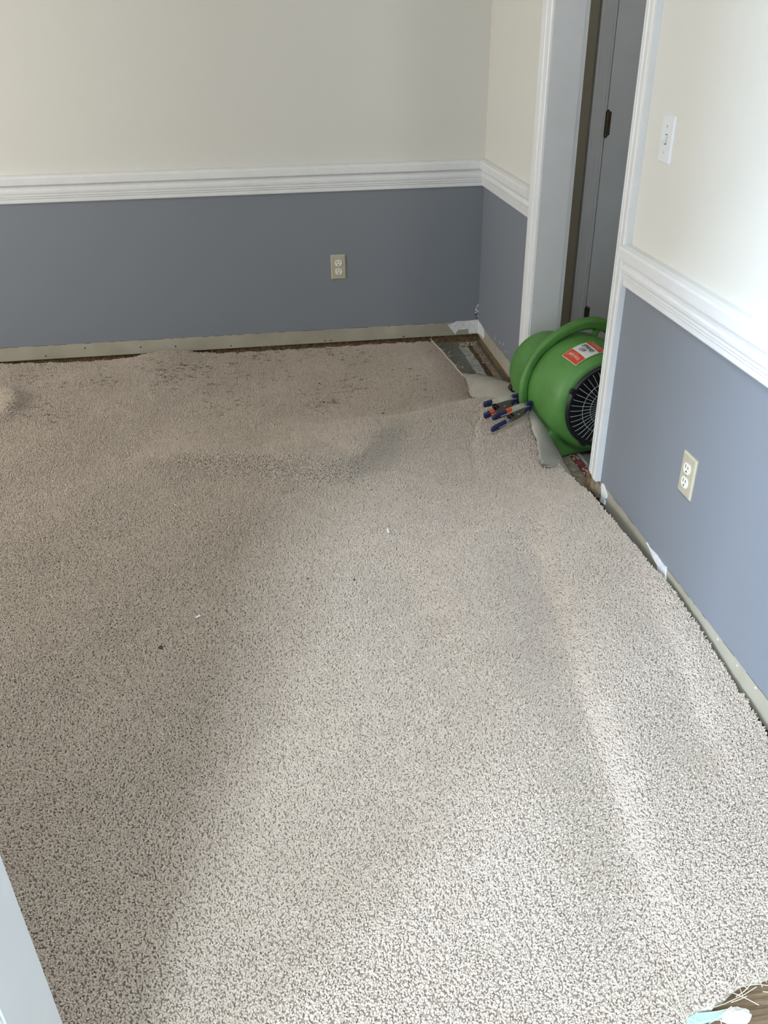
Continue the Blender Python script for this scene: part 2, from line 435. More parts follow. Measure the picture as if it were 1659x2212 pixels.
# foreground cased opening
t5 = empty('trim_5'); tag(t5, 'white jamb of the foreground opening in the lower left', 'door jamb', kind='structure')
newbox('jamb', (NX0-.012, NX0, RY0-.102, RY0+.002, 0, OH), M['dimwhite'], t5)  # same white as the casings, darkened in colour to offset bright light
newbox('jamb', (NX1, NX1+.012, RY0-.102, RY0+.002, 0, OH), M['dimwhite'], t5)
newbox('jamb_head', (NX0-.012, NX1+.012, RY0-.102, RY0+.002, OH, OH+.012), M['white'], t5)
for x, wd in ((NX0-.004, -1), (NX1+.004, 1)):
    casing_side('casing_board', t5, (x, RY0, 0), (wd, 0, 0), (0, 1, 0), .0, OH+.09, M['white'])
    casing_side('casing_board', t5, (x, RY0-.10, 0), (wd, 0, 0), (0, -1, 0), .0, OH+.09, M['white'])

# hall door with its casing and hinges
d1 = empty('door_1', (HX0, HY, 0)); tag(d1, 'white hall door with dark hinges seen through the doorway', 'door', kind='structure')
casing_side('casing_board', d1, (-.005, 0, 0), (-1, 0, 0), (0, -1, 0), 0, 2.1, M['dimwhite'], .77)
casing_side('casing_board', d1, (.765, 0, 0), (1, 0, 0), (0, -1, 0), 0, 2.1, M['dimwhite'], .77)
newbox('jamb', (-.006, .0, -.004, .1, 0, 2.04), M['dimwhite'], d1)
newbox('door_slab', (.006, .758, .004, .039, .01, 2.035), M['dimwhite'], d1)
newbox('dark_reveal', (.0, .006, .012, .05, .01, 2.035), M['slot'], d1)
for hz in (.20, 1.035, 1.84):
    h = empty('hinge', (.005, -.010, hz)); h.parent = d1
    bm = bmesh.new(); tube(bm, [(0, 0, -.048), (0, 0, .048)], .0085, 12)
    tube(bm, [(0, 0, .048), (0, 0, .055)], [.007, .003], 12); tube(bm, [(0, 0, -.055), (0, 0, -.048)], [.003, .007], 12)
    obj('hinge_knuckle', bm, M['hinge'], h)
    newbox('hinge_leaf', (.004, .018, .006, .0138, -.045, .045), M['hinge'], h)

# ---- bare patches on the walls
def patch(name, parent, pts, nrm, th, mat, jag=.004, sub=4):
    """thin torn-edged flake on a wall; pts in world, nrm = outward"""
    P = [Vector(p) for p in pts]; out = []
    for a, b in zip(P, P[1:]+P[:1]):
        for k in range(sub):
            q = a.lerp(b, k/sub)
            if k: q += Vector((random.uniform(-jag, jag)*(1-abs(nrm[0])), random.uniform(-jag, jag)*(1-abs(nrm[1])), random.uniform(-jag, jag)))
            out.append(q)
    bm = bmesh.new(); n = Vector(nrm)
    loft(bm, [[q+n*.0004 for q in out], [q+n*th for q in out]])
    return obj(name, bm, mat, parent)
patch('plaster_patch', wb, [(-.125, 0, .062), (-.155, 0, .10), (-.135, 0, .107), (-.11, 0, .117), (-.002, 0, .119), (-.002, 0, .05), (-.045, 0, .048), (-.05, 0, .075), (-.10, 0, .072), (-.115, 0, .05)], (0, -1, 0), .0018, M['plaster'], .002, 2)
patch('plaster_patch', wr, [(0, -.003, .048), (0, -.003, .119), (0, -.06, .117), (0, -.125, .113), (0, -.15, .085), (0, -.135, .062), (0, -.05, .06)], (-1, 0, 0), .0018, M['plaster'], .003, 2)
patch('plaster_patch', wr, [(0, -1.735, .085), (0, -1.745, .118), (0, -1.765, .113), (0, -1.79, .100), (0, -1.785, .060), (0, -1.75, .055)], (-1, 0, 0), .006, M['plaster'], .004, 3)
patch('paint_flake', wr, [(0, -1.652, .055), (0, -1.652, .108), (0, -1.70, .112), (0, -1.745, .10), (0, -1.755, .07), (0, -1.72, .05)], (-1, 0, 0), .007, M['tack'], .002, 3)
patch('plaster_patch', wr, [(0, -2.10, .113), (0, -2.17, .115), (0, -2.235, .116), (0, -2.245, .070), (0, -2.20, .062), (0, -2.185, .09)], (-1, 0, 0), .005, M['plaster'], .004, 3)
for i in range(6):
    y = -2.55-i*.09+random.uniform(-.02, .02); z = .09+random.uniform(-.015, .015)
    patch('paint_chip', wr, [(0, y, z), (0, y-.002, z+.004), (0, y-.007, z+.001), (0, y-.003, z-.002)], (-1, 0, 0), .0012, M['plaster'], .001, 2)
for (px, py) in ((99, 769), (184, 752), (304, 750), (379, 748), (499, 747), (702, 736), (872, 727), (715, 735)):
    d = fw + r2*((px-829.5)/FPX) - u2*((py-1106)/FPX); q = CAM + d*(-CAM.y/d.y)
    bm = bmesh.new(); tube(bm, [(q.x, -.0015, q.z), (q.x, .004, q.z)], .0034, 8)
    obj('nail_hole', bm, M['slot'], wb)
for i in range(9):                         # torn paint along the room's corner
    z = .125+i*.008+random.uniform(-.003, .003); x = -.004-random.random()*.012
    patch('paint_chip', wb, [(x, 0, z), (x-.004, 0, z+.005), (x+.004, 0, z+.009), (x+.006, 0, z+.001)], (0, -1, 0), .001, random.choice([M['plaster'], M['slot']]), .001, 2)
for i in range(5):
    y = -.36-i*.05+random.uniform(-.02, .02); z = .13+random.uniform(0, .03)
    patch('paint_chip', wr, [(0, y, z), (0, y-.002, z+.012), (0, y-.005, z+.010), (0, y-.004, z)], (-1, 0, 0), .001, M['plaster'], .001, 2)

# ------------------------------------------------------------------ carpet
# crest of the air tunnel blown under the carpet: (x, y, height above the rest)
R1 = [(-.02, -1.13, .105), (-.12, -1.08, .095), (-.21, -1.00, .082), (-.36, -1.01, .070), (-.49, -1.045, .055), (-.64, -1.065, .042), (-.86, -1.07, .022), (-1.10, -1.07, .0)]
# wrinkle that drops towards the camera
R2 = [(pix(x, y, z).x, pix(x, y, z).y, a) for x, y, z, a in ((868, 905, .10, .0), (835, 920, .11, .026), (806, 945, .115, .046), (770, 982, .115, .056), (718, 994, .115, .062),
      (650, 993, .110, .062), (563, 987, .105, .060), (470, 983, .095, .052), (390, 983, .080, .036), (280, 986, .06, .0))]
R3 = [(-2.30, -.36, .0), (-2.22, -.40, .022), (-2.15, -.50, .030), (-2.125, -.60, .028), (-2.15, -.72, .012), (-2.2, -.8, 0)]
def dense(R, n=10): return np.array([tuple(v) for v in spline(R, n)])
D1, D2, D3 = dense(R1), dense(R2), dense(R3)
def nearest(D, x, y):
    d2 = (D[:, 0]-x)**2 + (D[:, 1]-y)**2; i = int(np.argmin(d2)); j = min(max(i, 1), len(D)-2)
    t = D[j+1, :2]-D[j-1, :2]; side = t[0]*(y-D[i, 1]) - t[1]*(x-D[i, 0])
    return math.sqrt(d2[i]), (1 if side > 0 else -1), D[i, 2]
HR = [(-3.45, .012), (-3.3, .022), (-3.1, .040), (-2.85, .056), (-2.7, .066), (-2.45, .084), (-2.2, .088), (-1.95, .098), (-1.78, .090), (-1.62, .062), (-1.52, .046), (-1.45, .055)]
def xs1(y): return lerp_table([(-3.5, -.475), (-3.24, -.448), (-3.08, -.423), (-2.85, -.394), (-2.64, -.372), (-2.39, -.34), (-2.14, -.307), (-1.8, -.26)], y)
def xs2(y): return lerp_table([(-3.0, -.19), (-2.81, -.152), (-2.72, -.134), (-2.48, -.094), (-2.29, -.075), (-2.0, -.05)], y)
def xs3(y): return lerp_table([(-2.7, -.62), (-2.48, -.65), (-2.21, -.69), (-2.0, -.72)], y)
def crease(x, y, xs, lo, hi, A, wl, wr_):
    f = max(0, min(1, (y-lo)/.25))*max(0, min(1, (hi-y)/.25)); f = f*f*(3-2*f)
    d = x-xs; return -A*f*math.exp(-(d/(wl if d < 0 else wr_))**2)
def und(x, y):
    return (.0050*math.sin(2.1*x+1.3*y+.7)+.0042*math.sin(3.9*x-2.6*y+2.0)+.0030*math.sin(6.1*x+5.2*y+.3)
            +.0018*math.sin(11*x-8.5*y+1.1)+.0012*math.sin(17*x+13*y))
def height(x, y):
    h = .034 + .030*math.exp(-((x+.75)/.75)**2-((y+2.05)/.85)**2)
    h += .018*math.exp(-((x+2.1)/.6)**2-((y+1.5)/.6)**2)
    e = math.exp(-(x/.28)**2)
    if y < -1.4: h = h*(1-e) + lerp_table(HR, y)*e
    k = max(0, min(1, (y+3.42)/.35)); k = k*k*(3-2*k)
    h = .016*(1-k) + (h + und(x, y)*min(1, max(0, -(y+.05)/.25)))*k
    d, s, a = nearest(D1, x, y)
    h += a*math.exp(-(d/(.085 if s > 0 else .30))**2) if False else a*math.exp(-(d/(.30 if (y < -1.0 and s*SG1 < 0) else .085))**2)
    d, s, a = nearest(D2, x, y)
    h += a*(math.exp(-(d/.045)**2) if s*SG1 < 0 else math.exp(-(d/.17)**2))
    d, s, a = nearest(D3, x, y)
    h += a*math.exp(-(d/.045)**2)
    h += .032*math.exp(-((x+1.53)/.16)**2-((y+.02)/.22)**2) + .014*math.exp(-((x+2.35)/.25)**2-((y+.1)/.2)**2)
    h += crease(x, y, xs1(y), -3.35, -1.80, .042, .12, .032)
    h += crease(x, y, xs2(y), -3.0, -2.05, .020, .09, .028)
    h += crease(x, y, xs3(y), -2.75, -1.95, .015, .13, .06)
    return max(h, .012)
SG1 = -1     # polylines run in -x, so their near side has a positive cross product
XR = [(-3.5, -.014), (-2.3, -.013), (-2.12, -.026), (-1.95, -.038), (-1.75, -.040), (-1.62, -.044), (-1.53, -.052), (-1.45, -.062), (-1.30, -.070), (-1.10, -.075), (-1.00, -.080), (-.86, -.100), (-.70, -.150), (-.60, -.188), (-.45, -.205), (-.25, -.222), (-.05, -.242)]
def xr(y): return lerp_table(XR, y)
def yn(x): return lerp_table([(-.9, -3.388), (-.62, -3.388), (-.50, -3.375), (-.40, -3.335), (-.30, -3.305), (-.1, -3.26), (0, -3.25)], x)
NXg, NYg = 230, 190
XL = -4.17                                 # the carpet runs on to the left wall beyond the frame
verts, faces = [], []
for j in range(NYg+1):
    v = j/NYg
    for i in range(NXg+1):
        u = (i/NXg)**.75
        y0 = -.052 + .006*math.sin(i*.9) + .004*math.sin(i*2.3)
        xg = XL+(0-XL)*u
        y = yn(xg)*(1-v) + y0*v
        x = XL + (xr(y)-XL)*u
        if i == NXg: x += random.uniform(-.003, .001)
        verts.append((x, y, height(x, y)))
for j in range(NYg):
    for i in range(NXg):
        a = j*(NXg+1)+i; faces.append((a, a+1, a+NXg+2, a+NXg+1))
carpet = empty('carpet', (-1.2, -1.7, 0)); tag(carpet, 'beige cut-pile carpet lifted and billowing off the floor', 'carpet')
off = Vector(carpet.location)
me = bpy.data.meshes.new('carpet_surface'); me.from_pydata([tuple(Vector(v)-off) for v in verts], [], faces); me.update()
for p in me.polygons: p.use_smooth = True
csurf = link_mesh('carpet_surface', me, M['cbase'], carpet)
# cut edge: skirt round the border
bord = [i for i in range(NXg+1)] + [j*(NXg+1)+NXg for j in range(1, NYg+1)] + [NYg*(NXg+1)+i for i in range(NXg-1, -1, -1)]
bm = bmesh.new(); prev = None
for b in bord:
    p = Vector(verts[b])-off
    o_ = Vector((random.uniform(-.002, .004), random.uniform(-.003, .003), 0))
    cur = (bm.verts.new(p+Vector((0, 0, .001))), bm.verts.new(p+o_+Vector((0, 0, -.006))), bm.verts.new(p+o_*.6+Vector((0, 0, -.013-random.random()*.002))))
    if prev:
        for k in range(2): bm.faces.new((prev[k], cur[k], cur[k+1], prev[k+1]))
    prev = cur
obj('cut_edge', bm, M['cutedge'], carpet)

# pale frayed selvage of the cut edge beside the bare corner
bm = bmesh.new(); prev = None
for i in range(46):
    y = -.05-.60*i/45; x = xr(y); z = height(x, y)
    w = .013+random.uniform(-.005, .004)
    cur = [bm.verts.new(Vector(q)-off) for q in ((x-.006, y, z+.003), (x-.001, y, z+.0095), (x+w*.6, y+random.uniform(-.004, .004), z+.004), (x+w, y+random.uniform(-.004, .004), z-.012))]
    if prev:
        for k in range(3): bm.faces.new((prev[k], cur[k], cur[k+1], prev[k+1]))
    prev = cur
obj('frayed_selvage', bm, M['selvage'], carpet)

# folded-over flaps that show the woven backing
def flap(F, C, bulge, name, nseg=26, ncross=9):
    Fp = spline(F, nseg//(len(F)-1)); Cp = spline(C, nseg//(len(C)-1)); n = min(len(Fp), len(Cp))
    bm = bmesh.new(); uvl = bm.loops.layers.uv.new('uv'); g = []; gb = []
    for i in range(n):
        f, c = Fp[i], Cp[i]; row, rowb = [], []
        for k in range(ncross):
            t = k/(ncross-1); p = f.lerp(c, t)
            p = p + Vector((0, 0, bulge*math.sin(math.pi*t)*(0.35+.65*math.sin(math.pi*min(1, i/(n-1)*1.0+.12)))))
            p += Vector((0, 0, .002*math.sin(i*.9+k)))
            if k == ncross-1: p += Vector((random.uniform(-.003, .003), random.uniform(-.003, .003), 0))
            row.append(bm.verts.new(p-off)); rowb.append(bm.verts.new(p-off-Vector((0, 0, .009))))
        g.append(row); gb.append(rowb)
    dist = [0]
    for i in range(1, n): dist.append(dist[-1]+(Fp[i]-Fp[i-1]).length)
    wid = [(Fp[i]-Cp[i]).length for i in range(n)]
    def quad(vs, uvs):
        try: fc = bm.faces.new(vs)
        except ValueError: return
        for l, u in zip(fc.loops, uvs): l[uvl].uv = u
    for i in range(n-1):
        for k in range(ncross-1):
            uvs = [(dist[i]*10, k/(ncross-1)*wid[i]*10), (dist[i+1]*10, k/(ncross-1)*wid[i+1]*10), (dist[i+1]*10, (k+1)/(ncross-1)*wid[i+1]*10), (dist[i]*10, (k+1)/(ncross-1)*wid[i]*10)]
            quad((g[i][k], g[i+1][k], g[i+1][k+1], g[i][k+1]), uvs)
            quad((gb[i][k], gb[i][k+1], gb[i+1][k+1], gb[i+1][k]), uvs)
        for k in (0, ncross-1):
            quad((g[i][k], g[i+1][k], gb[i+1][k], gb[i][k]), [(0, 0)]*4)
    for i in (0, n-1):
        for k in range(ncross-1): quad((g[i][k], g[i][k+1], gb[i][k+1], gb[i][k]), [(0, 0)]*4)
    return tag(obj(name, bm, M['backing'], carpet, True), 'folded-over edge showing the grey woven backing')
P = pix
flap([P(1000, 806, .040), P(1030, 808, .065), P(1062, 814, .085), P(1105, 829, .115), P(1134, 848, .145)],
     [P(1012, 838, .047), P(1016, 852, .055), P(1036, 860, .075), P(1070, 866, .110), P(1122, 862, .150)], .022, 'folded_flap', 32)
flap([P(1150, 866, .150), P(1172, 905, .130), P(1192, 945, .100), P(1214, 985, .060), P(1243, 1038, .015)],
     [P(1136, 874, .165), P(1146, 910, .160), P(1160, 955, .140), P(1168, 995, .105), P(1198, 1010, .060)], .020, 'folded_flap', 32)

# pile: little twisted yarn tufts scattered over the surface, nobody could count them
def pile_object(src_me, parent, density):
    """geometry nodes: points on the carpet surface -> one small object's mesh instanced"""
    o = link_mesh('carpet_pile', src_me.copy(), None, parent); o.data.materials.clear(); o.data.materials.append(M['pile'])
    ng = bpy.data.node_groups.new('carpet_pile', 'GeometryNodeTree')
    ng.interface.new_socket('Geometry', in_out='INPUT', socket_type='NodeSocketGeometry')
    ng.interface.new_socket('Geometry', in_out='OUTPUT', socket_type='NodeSocketGeometry')
    N = ng.nodes; L = ng.links
    gi = N.new('NodeGroupInput'); go = N.new('NodeGroupOutput')
    dp = N.new('GeometryNodeDistributePointsOnFaces'); dp.inputs['Density'].default_value = density
    L.new(gi.outputs[0], dp.inputs['Mesh'])
    px_ = N.new('GeometryNodeInputPosition'); sx_ = N.new('ShaderNodeSeparateXYZ'); L.new(px_.outputs[0], sx_.inputs[0])
    mr = N.new('ShaderNodeMapRange'); L.new(sx_.outputs['X'], mr.inputs['Value'])        # thinner beyond the left of the room
    for nm, v in (('From Min', -2.0), ('From Max', -1.6), ('To Min', 24000.0), ('To Max', float(density))): mr.inputs[nm].default_value = v
    L.new(mr.outputs['Result'], dp.inputs['Density'])
    # build tuft geometry inside the tree, so no helper object is needed
    cone = N.new('GeometryNodeMeshCone'); cone.inputs['Vertices'].default_value = 6; cone.inputs['Side Segments'].default_value = 3
    cone.inputs['Radius Top'].default_value = .0014; cone.inputs['Radius Bottom'].default_value = .0022; cone.inputs['Depth'].default_value = .0080
    sp = N.new('GeometryNodeSetPosition'); L.new(cone.outputs['Mesh'], sp.inputs['Geometry'])
    pn = N.new('GeometryNodeInputPosition'); sx = N.new('ShaderNodeSeparateXYZ'); L.new(pn.outputs[0], sx.inputs[0])
    # belly in the middle and a bent tip: x += k*z^2
    mm = N.new('ShaderNodeMath'); mm.operation = 'MULTIPLY'; L.new(sx.outputs['Z'], mm.inputs[0]); L.new(sx.outputs['Z'], mm.inputs[1])
    mk = N.new('ShaderNodeMath'); mk.operation = 'MULTIPLY'; L.new(mm.outputs[0], mk.inputs[0]); mk.inputs[1].default_value = 26.0
    cx = N.new('ShaderNodeCombineXYZ'); L.new(mk.outputs[0], cx.inputs[0])
    L.new(cx.outputs[0], sp.inputs['Offset'])
    sm = N.new('GeometryNodeSetShadeSmooth'); L.new(sp.outputs[0], sm.inputs[0])
    mat = N.new('GeometryNodeSetMaterial'); mat.inputs['Material'].default_value = M['pile']; L.new(sm.outputs[0], mat.inputs[0])
    ip = N.new('GeometryNodeInstanceOnPoints'); L.new(dp.outputs['Points'], ip.inputs['Points']); L.new(mat.outputs[0], ip.inputs['Instance'])
    L.new(dp.outputs['Rotation'], ip.inputs['Rotation'])
    rv = N.new('FunctionNodeRandomValue'); rv.data_type = 'FLOAT_VECTOR'
    rv.inputs[0].default_value = (.75, .75, .60); rv.inputs[1].default_value = (1.30, 1.30, 1.15)
    L.new(rv.outputs[0], ip.inputs['Scale'])
    ri = N.new('GeometryNodeRotateInstances'); L.new(ip.outputs[0], ri.inputs['Instances'])
    rr = N.new('FunctionNodeRandomValue'); rr.data_type = 'FLOAT_VECTOR'
    rr.inputs[0].default_value = (-.55, -.55, 0); rr.inputs[1].default_value = (.55, .55, 6.28)
    L.new(rr.outputs[0], ri.inputs['Rotation'])
    L.new(ri.outputs[0], go.inputs[0])
    md = o.modifiers.new('pile', 'NODES'); md.node_group = ng
    return o
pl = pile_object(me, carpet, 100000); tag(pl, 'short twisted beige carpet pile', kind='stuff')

# frayed threads along the cut edges
def threads(name, spots, n, lmin, lmax, mat, parent):
    bm = bmesh.new()
    for _ in range(n):
        b = Vector(random.choice(spots)) + Vector((random.uniform(-.03, .03), random.uniform(-.012, .012), random.uniform(0, .006)))
        L_ = random.uniform(lmin, lmax); a = random.uniform(0, 6.28); d = Vector((math.cos(a), math.sin(a), random.uniform(-.1, .5)))
        bend = Vector((random.uniform(-1, 1), random.uniform(-1, 1), random.uniform(-.5, .2)))*L_*.4
        tube(bm, [b-off + d*L_*t + bend*t*t for t in (0, .33, .66, 1)], .0007, 4)
    return tag(obj(name, bm, mat, parent), 'loose frayed threads at the cut edge', kind='stuff')
threads('frayed_thread', [(x, -.045, .03) for x in np.linspace(-2.4, -.25, 40)] + [(-.235+.0025*i, -.08-.028*i, .03) for i in range(18)], 150, .012, .035, M['thread'], carpet)
threads('frayed_thread', [(-.5+.02*i, yn(-.5+.02*i)-.01, .02) for i in range(20)], 40, .02, .09, M['thread'], carpet)

# ------------------------------------------------------------------ strips on the bare floor
def strip(name, x0, x1, y0, y1, z0, z1, mat, label, cat, jag=.0015, group=None, along='y'):
    bm = bmesh.new(); rings = []; n = 24
    for i in range(n+1):
        t = i/n; j0, j1 = random.uniform(-jag, jag), random.uniform(-jag, jag)
        if along == 'y':
            y = y0+(y1-y0)*t; rings.append([(x0+j0, y, z0), (x1+j1, y, z0), (x1+j1, y, z1), (x0+j0, y, z1)])
        else:
            x = x0+(x1-x0)*t; rings.append([(x, y0+j0, z0), (x, y1+j1, z0), (x, y1+j1, z1), (x, y0+j0, z1)])
    loft(bm, rings); return tag(obj(name, bm, mat), label, cat, group)
strip('tack_strip', -.036, -.010, -.80, -.012, .0, .007, M['tack'], 'tan wooden tack strip on the floor beside the corner', 'tack strip')
strip('stained_strip', -.058, -.037, -.80, -.03, .0, .004, M['stain'], 'rusty brown stained strip beside the tan tack strip', 'floor strip', .005)
strip('adhesive_band', -.104, -.062, -.80, -.055, .0, .003, M['chalk'], 'pale whitish adhesive band across the bare corner floor', 'adhesive', .004)
strip('tack_strip', -3.0, -.20, -.046, -.012, .0, .008, M['tack'], 'long thin tack strip along the foot of the back wall', 'tack strip', .002, along='x')
strip('tack_strip', -.045, -.012, -3.2, -1.66, .0, .008, M['tack'], 'tack strip under the carpet edge along the right wall', 'tack strip', .002)
strip('threshold_strip', .002, .040, OY0+.004, OY1-.004, .0, .006, M['tack'], 'flat tan threshold strip in the doorway', 'threshold', .001)
strip('pad_strip', .042, .070, OY0+.004, OY1-.004, .0, .009, M['redpad'], 'red speckled carpet padding strip in the doorway', 'carpet pad', .003)
strip('edging_strip', .073, .085, OY0+.004, OY1-.004, .0, .006, M['chalk'], 'thin grey edging strip beside the red padding', 'edging', .001)
# crumbs heaped in the corner, nobody could count them
bm = bmesh.new()
for i in range(150):
    t = random.random()
    if random.random() < .6: c = Vector((random.uniform(-.10, -.01), random.uniform(-.07, -.015), 0))
    else: c = Vector((random.uniform(-.05, -.008), -.02-.30*t*t, 0))
    s = random.uniform(.0015, .006)
    g = bmesh.ops.create_icosphere(bm, subdivisions=1, radius=s)
    q = Matrix.Rotation(random.random()*6, 3, Vector((random.random(), random.random(), 1)).normalized())
    sc = Vector((random.uniform(.6, 1.8), random.uniform(.6, 1.5), random.uniform(.4, .9)))
    for v in g['verts']: v.co = q @ Vector((v.co.x*sc.x, v.co.y*sc.y, v.co.z*sc.z)) + c + Vector((0, 0, .007+s*.4))
tag(obj('corner_crumbs', bm, M['debris_tan']), 'scattered tan crumbs and fibres in the bare corner', 'debris', kind='stuff')

# ------------------------------------------------------------------ green air mover in the doorway
def remeshed(bm, voxel, smooth_it, name):
    me0 = bpy.data.meshes.new('tmp'); bmesh.ops.recalc_face_normals(bm, faces=bm.faces[:]); bm.to_mesh(me0); bm.free()
    o = bpy.data.objects.new('tmp', me0); COL.objects.link(o)
    md = o.modifiers.new('r', 'REMESH'); md.mode = 'VOXEL'; md.voxel_size = voxel; md.use_smooth_shade = True
    sm = o.modifiers.new('s', 'SMOOTH'); sm.iterations = smooth_it; sm.factor = .5
    dg = bpy.context.evaluated_depsgraph_get(); ev = o.evaluated_get(dg)
    me = bpy.data.meshes.new_from_object(ev, depsgraph=dg); me.name = name
    bpy.data.objects.remove(o); bpy.data.meshes.remove(me0)
    for p in me.polygons: p.use_smooth = True
    return me
BX, BY, BA = .078, -1.169, R(11)
AZ = .224                                  # axis height
blower = empty('air_mover', (BX, BY, .0095), BA); tag(blower, 'green moulded plastic air mover standing in the doorway', 'air mover')
DRUM = [(-.222, .0), (-.222, .157), (-.220, .164), (-.212, .174), (-.194, .184), (-.160, .191), (-.110, .194), (-.070, .195), (-.034, .197), (-.030, .192), (.030, .192), (.034, .190), (.050, .150), (.050, .0)]
bm = bmesh.new()
rings = []
for y, r in DRUM:
    r = max(r, .0005); rings.append([Vector((math.cos(2*math.pi*k/64)*r, y, AZ+math.sin(2*math.pi*k/64)*r)) for k in range(64)])
loft(bm, rings)
rings = []
for y, r in ((.0, .0), (.0, .145), (.03, .153), (.10, .153), (.15, .150), (.185, .138), (.203, .112), (.206, .0)):
    r = max(r, .0005); rings.append([Vector((-.034+math.cos(2*math.pi*k/56)*r, y, .236+math.sin(2*math.pi*k/56)*r)) for k in range(56)])
loft(bm, rings)
# base: flared foot, and the flat nozzle that blows towards the room (-x)
loft(bm, [[Vector((x, y, z)) for x, y in ((-a, -b), (c, -b), (c, b2), (-a, b2))] for z, a, c, b, b2 in ((.0, .16, .20, .145, .17), (.02, .165, .205, .155, .175), (.06, .15, .195, .15, .17), (.12, .12, .17, .11, .14))])
loft(bm, [[Vector((x, y, z)) for y, z in ((-w, z0), (w, z0), (w, z1), (-w, z1))] for x, w, z0, z1 in ((-.195, .165, .012, .105), (-.14, .165, .008, .125), (-.05, .15, .0, .20), (.05, .12, .0, .2))])
housing = link_mesh('housing', remeshed(bm, .007, 6, 'housing'), M['green'], blower)
# carrying handle: rib that hugs the drum at the front and lifts clear of it at the top
path = []
for a, rr_ in ((206, .205), (196, .205), (184, .205), (170, .205), (156, .206), (142, .208), (128, .208), (114, .211), (100, .217), (88, .225), (76, .233), (66, .238), (56, .238), (47, .230), (38, .205)):
    path.append((math.cos(R(a))*rr_, 0, AZ+math.sin(R(a))*rr_))
bm = bmesh.new(); sp_ = spline(path, 4); tube(bm, sp_, [.0150+.0065*min(1, max(0, (i-18)/22)) for i in range(len(sp_))], 12, 1.05, .95, upv=(0, 1, 0))
bm2 = bm; tube(bm2, spline([(.105, 0, AZ+.226), (.085, 0, AZ+.205), (.070, 0, AZ+.172)], 4), .0135, 10, upv=(0, 1, 0))
link_mesh('carry_handle', remeshed(bm2, .0045, 3, 'carry_handle'), M['green'], blower)
# intake grill
gr = empty('intake_grill', (0, -.2275, AZ)); gr.parent = blower; gr.scale = (1.1, 1, 1.1)
def lathe_y(prof, n=48):
    bm = bmesh.new(); loft(bm, [[Vector((math.cos(2*math.pi*k/n)*r, y, math.sin(2*math.pi*k/n)*r)) for k in range(n)] for y, r in prof], caps=False); return bm
obj('grill_rim', lathe_y([(.012, .140), (-.005, .139), (-.008, .134), (-.006, .128), (.0, .124), (.0015, .05), (.0015, .001)]), M['black'], gr, True)
obj('hub', lathe_y([(-.004, .030), (-.013, .028), (-.017, .018), (-.018, .001)], 24), M['black'], gr, True)
bm = bmesh.new(); tube(bm, [(.026, -.0145, 0), (.06, -.0145, 0), (.10, -.012, 0), (.122, -.0065, 0), (.126, -.001, 0)], .0011, 6)
sp0 = obj('spoke', bm, M['wire'], gr)
for k in range(1, 40):
    c = sp0.copy(); COL.objects.link(c); c.parent = gr; c.rotation_euler = (0, 2*math.pi*k/40, 0)
for r_ in (.060, .088):
    bm = bmesh.new(); n = 48; rings = []
    for i in range(n):
        a = 2*math.pi*i/n
        rings.append([Vector((math.cos(a)*(r_+math.cos(b)*.0011), -.0158+.0012*(r_ > .08)+math.sin(b)*.0011, math.sin(a)*(r_+math.cos(b)*.0011))) for b in (0, 1.57, 3.14, 4.71)])
    loft(bm, rings+[rings[0]], caps=False); bmesh.ops.remove_doubles(bm, verts=bm.verts[:], dist=1e-6)
    obj('wire_ring', bm, M['wire'], gr, True)
for a in (62, 152, 242, 332):
    bm = bmesh.new(); tube(bm, [(math.cos(R(a))*.137, -.009, math.sin(R(a))*.137), (math.cos(R(a))*.137, .006, math.sin(R(a))*.137)], .011, 14)
    t_ = obj('mounting_tab', bm, M['black'], gr)
# label wrapped on the drum (angle measured from +x over the top)
def drum_r(y):
    for (y0, r0), (y1, r1) in zip(DRUM, DRUM[1:]):
        if y0 <= y <= y1 and y1 > y0: return r0+(r1-r0)*(y-y0)/(y1-y0)
    return .2
def on_drum(a_deg, y, lift):
    r = drum_r(y)+lift; return Vector((math.cos(R(a_deg))*r, y, AZ+math.sin(R(a_deg))*r))
def drum_patch(name, a0, a1, y0, y1, lift, mat, parent, na=14, ny=6):
    bm = bmesh.new()
    g = [[bm.verts.new(on_drum(a0+(a1-a0)*i/na, y0+(y1-y0)*j/ny, lift)) for j in range(ny+1)] for i in range(na+1)]
    for i in range(na):
        for j in range(ny): bm.faces.new((g[i][j], g[i+1][j], g[i+1][j+1], g[i][j+1]))
    return obj(name, bm, mat, parent, True)
LA0, LA1, LY0, LY1 = 126.5, 90, -.192, -.103
lab = drum_patch('label', LA0, LA1, LY0, LY1, .0022, M['lab_white'], blower)
drum_patch('red_panel', LA0-.7, 113.5, LY0+.002, LY1-.002, .0027, M['lab_red'], lab)
drum_patch('red_panel', 97, LA1+.7, LY0+.002, LY1-.002, .0027, M['lab_red'], lab)
def drum_text(name, body, a_c, y_c, size, mat, parent, shear=0.0, lift=.0033, bold=0.0, squash=1.0):
    cu = bpy.data.curves.new('t', 'FONT'); cu.body = body; cu.size = size; cu.align_x = 'CENTER'; cu.align_y = 'CENTER'; cu.shear = shear; cu.offset = bold
    o = bpy.data.objects.new('t', cu); COL.objects.link(o)
    dg = bpy.context.evaluated_depsgraph_get(); me = bpy.data.meshes.new_from_object(o.evaluated_get(dg), depsgraph=dg)
    bpy.data.objects.remove(o); bpy.data.curves.remove(cu)
    for v in me.vertices:              # text runs towards the camera (-y); its top points over the drum
        x, y = v.co.x*squash, v.co.y
        v.co = on_drum(a_c - math.degrees(y/.2), y_c - x, lift)
    me.name = name; me.materials.clear()
    return link_mesh(name, me, mat, parent)
yc_ = (LY0+LY1)/2
drum_text('printed_text', 'SERVPRO', 119.5, yc_, .0150, M['lab_text'], lab, bold=.0002)
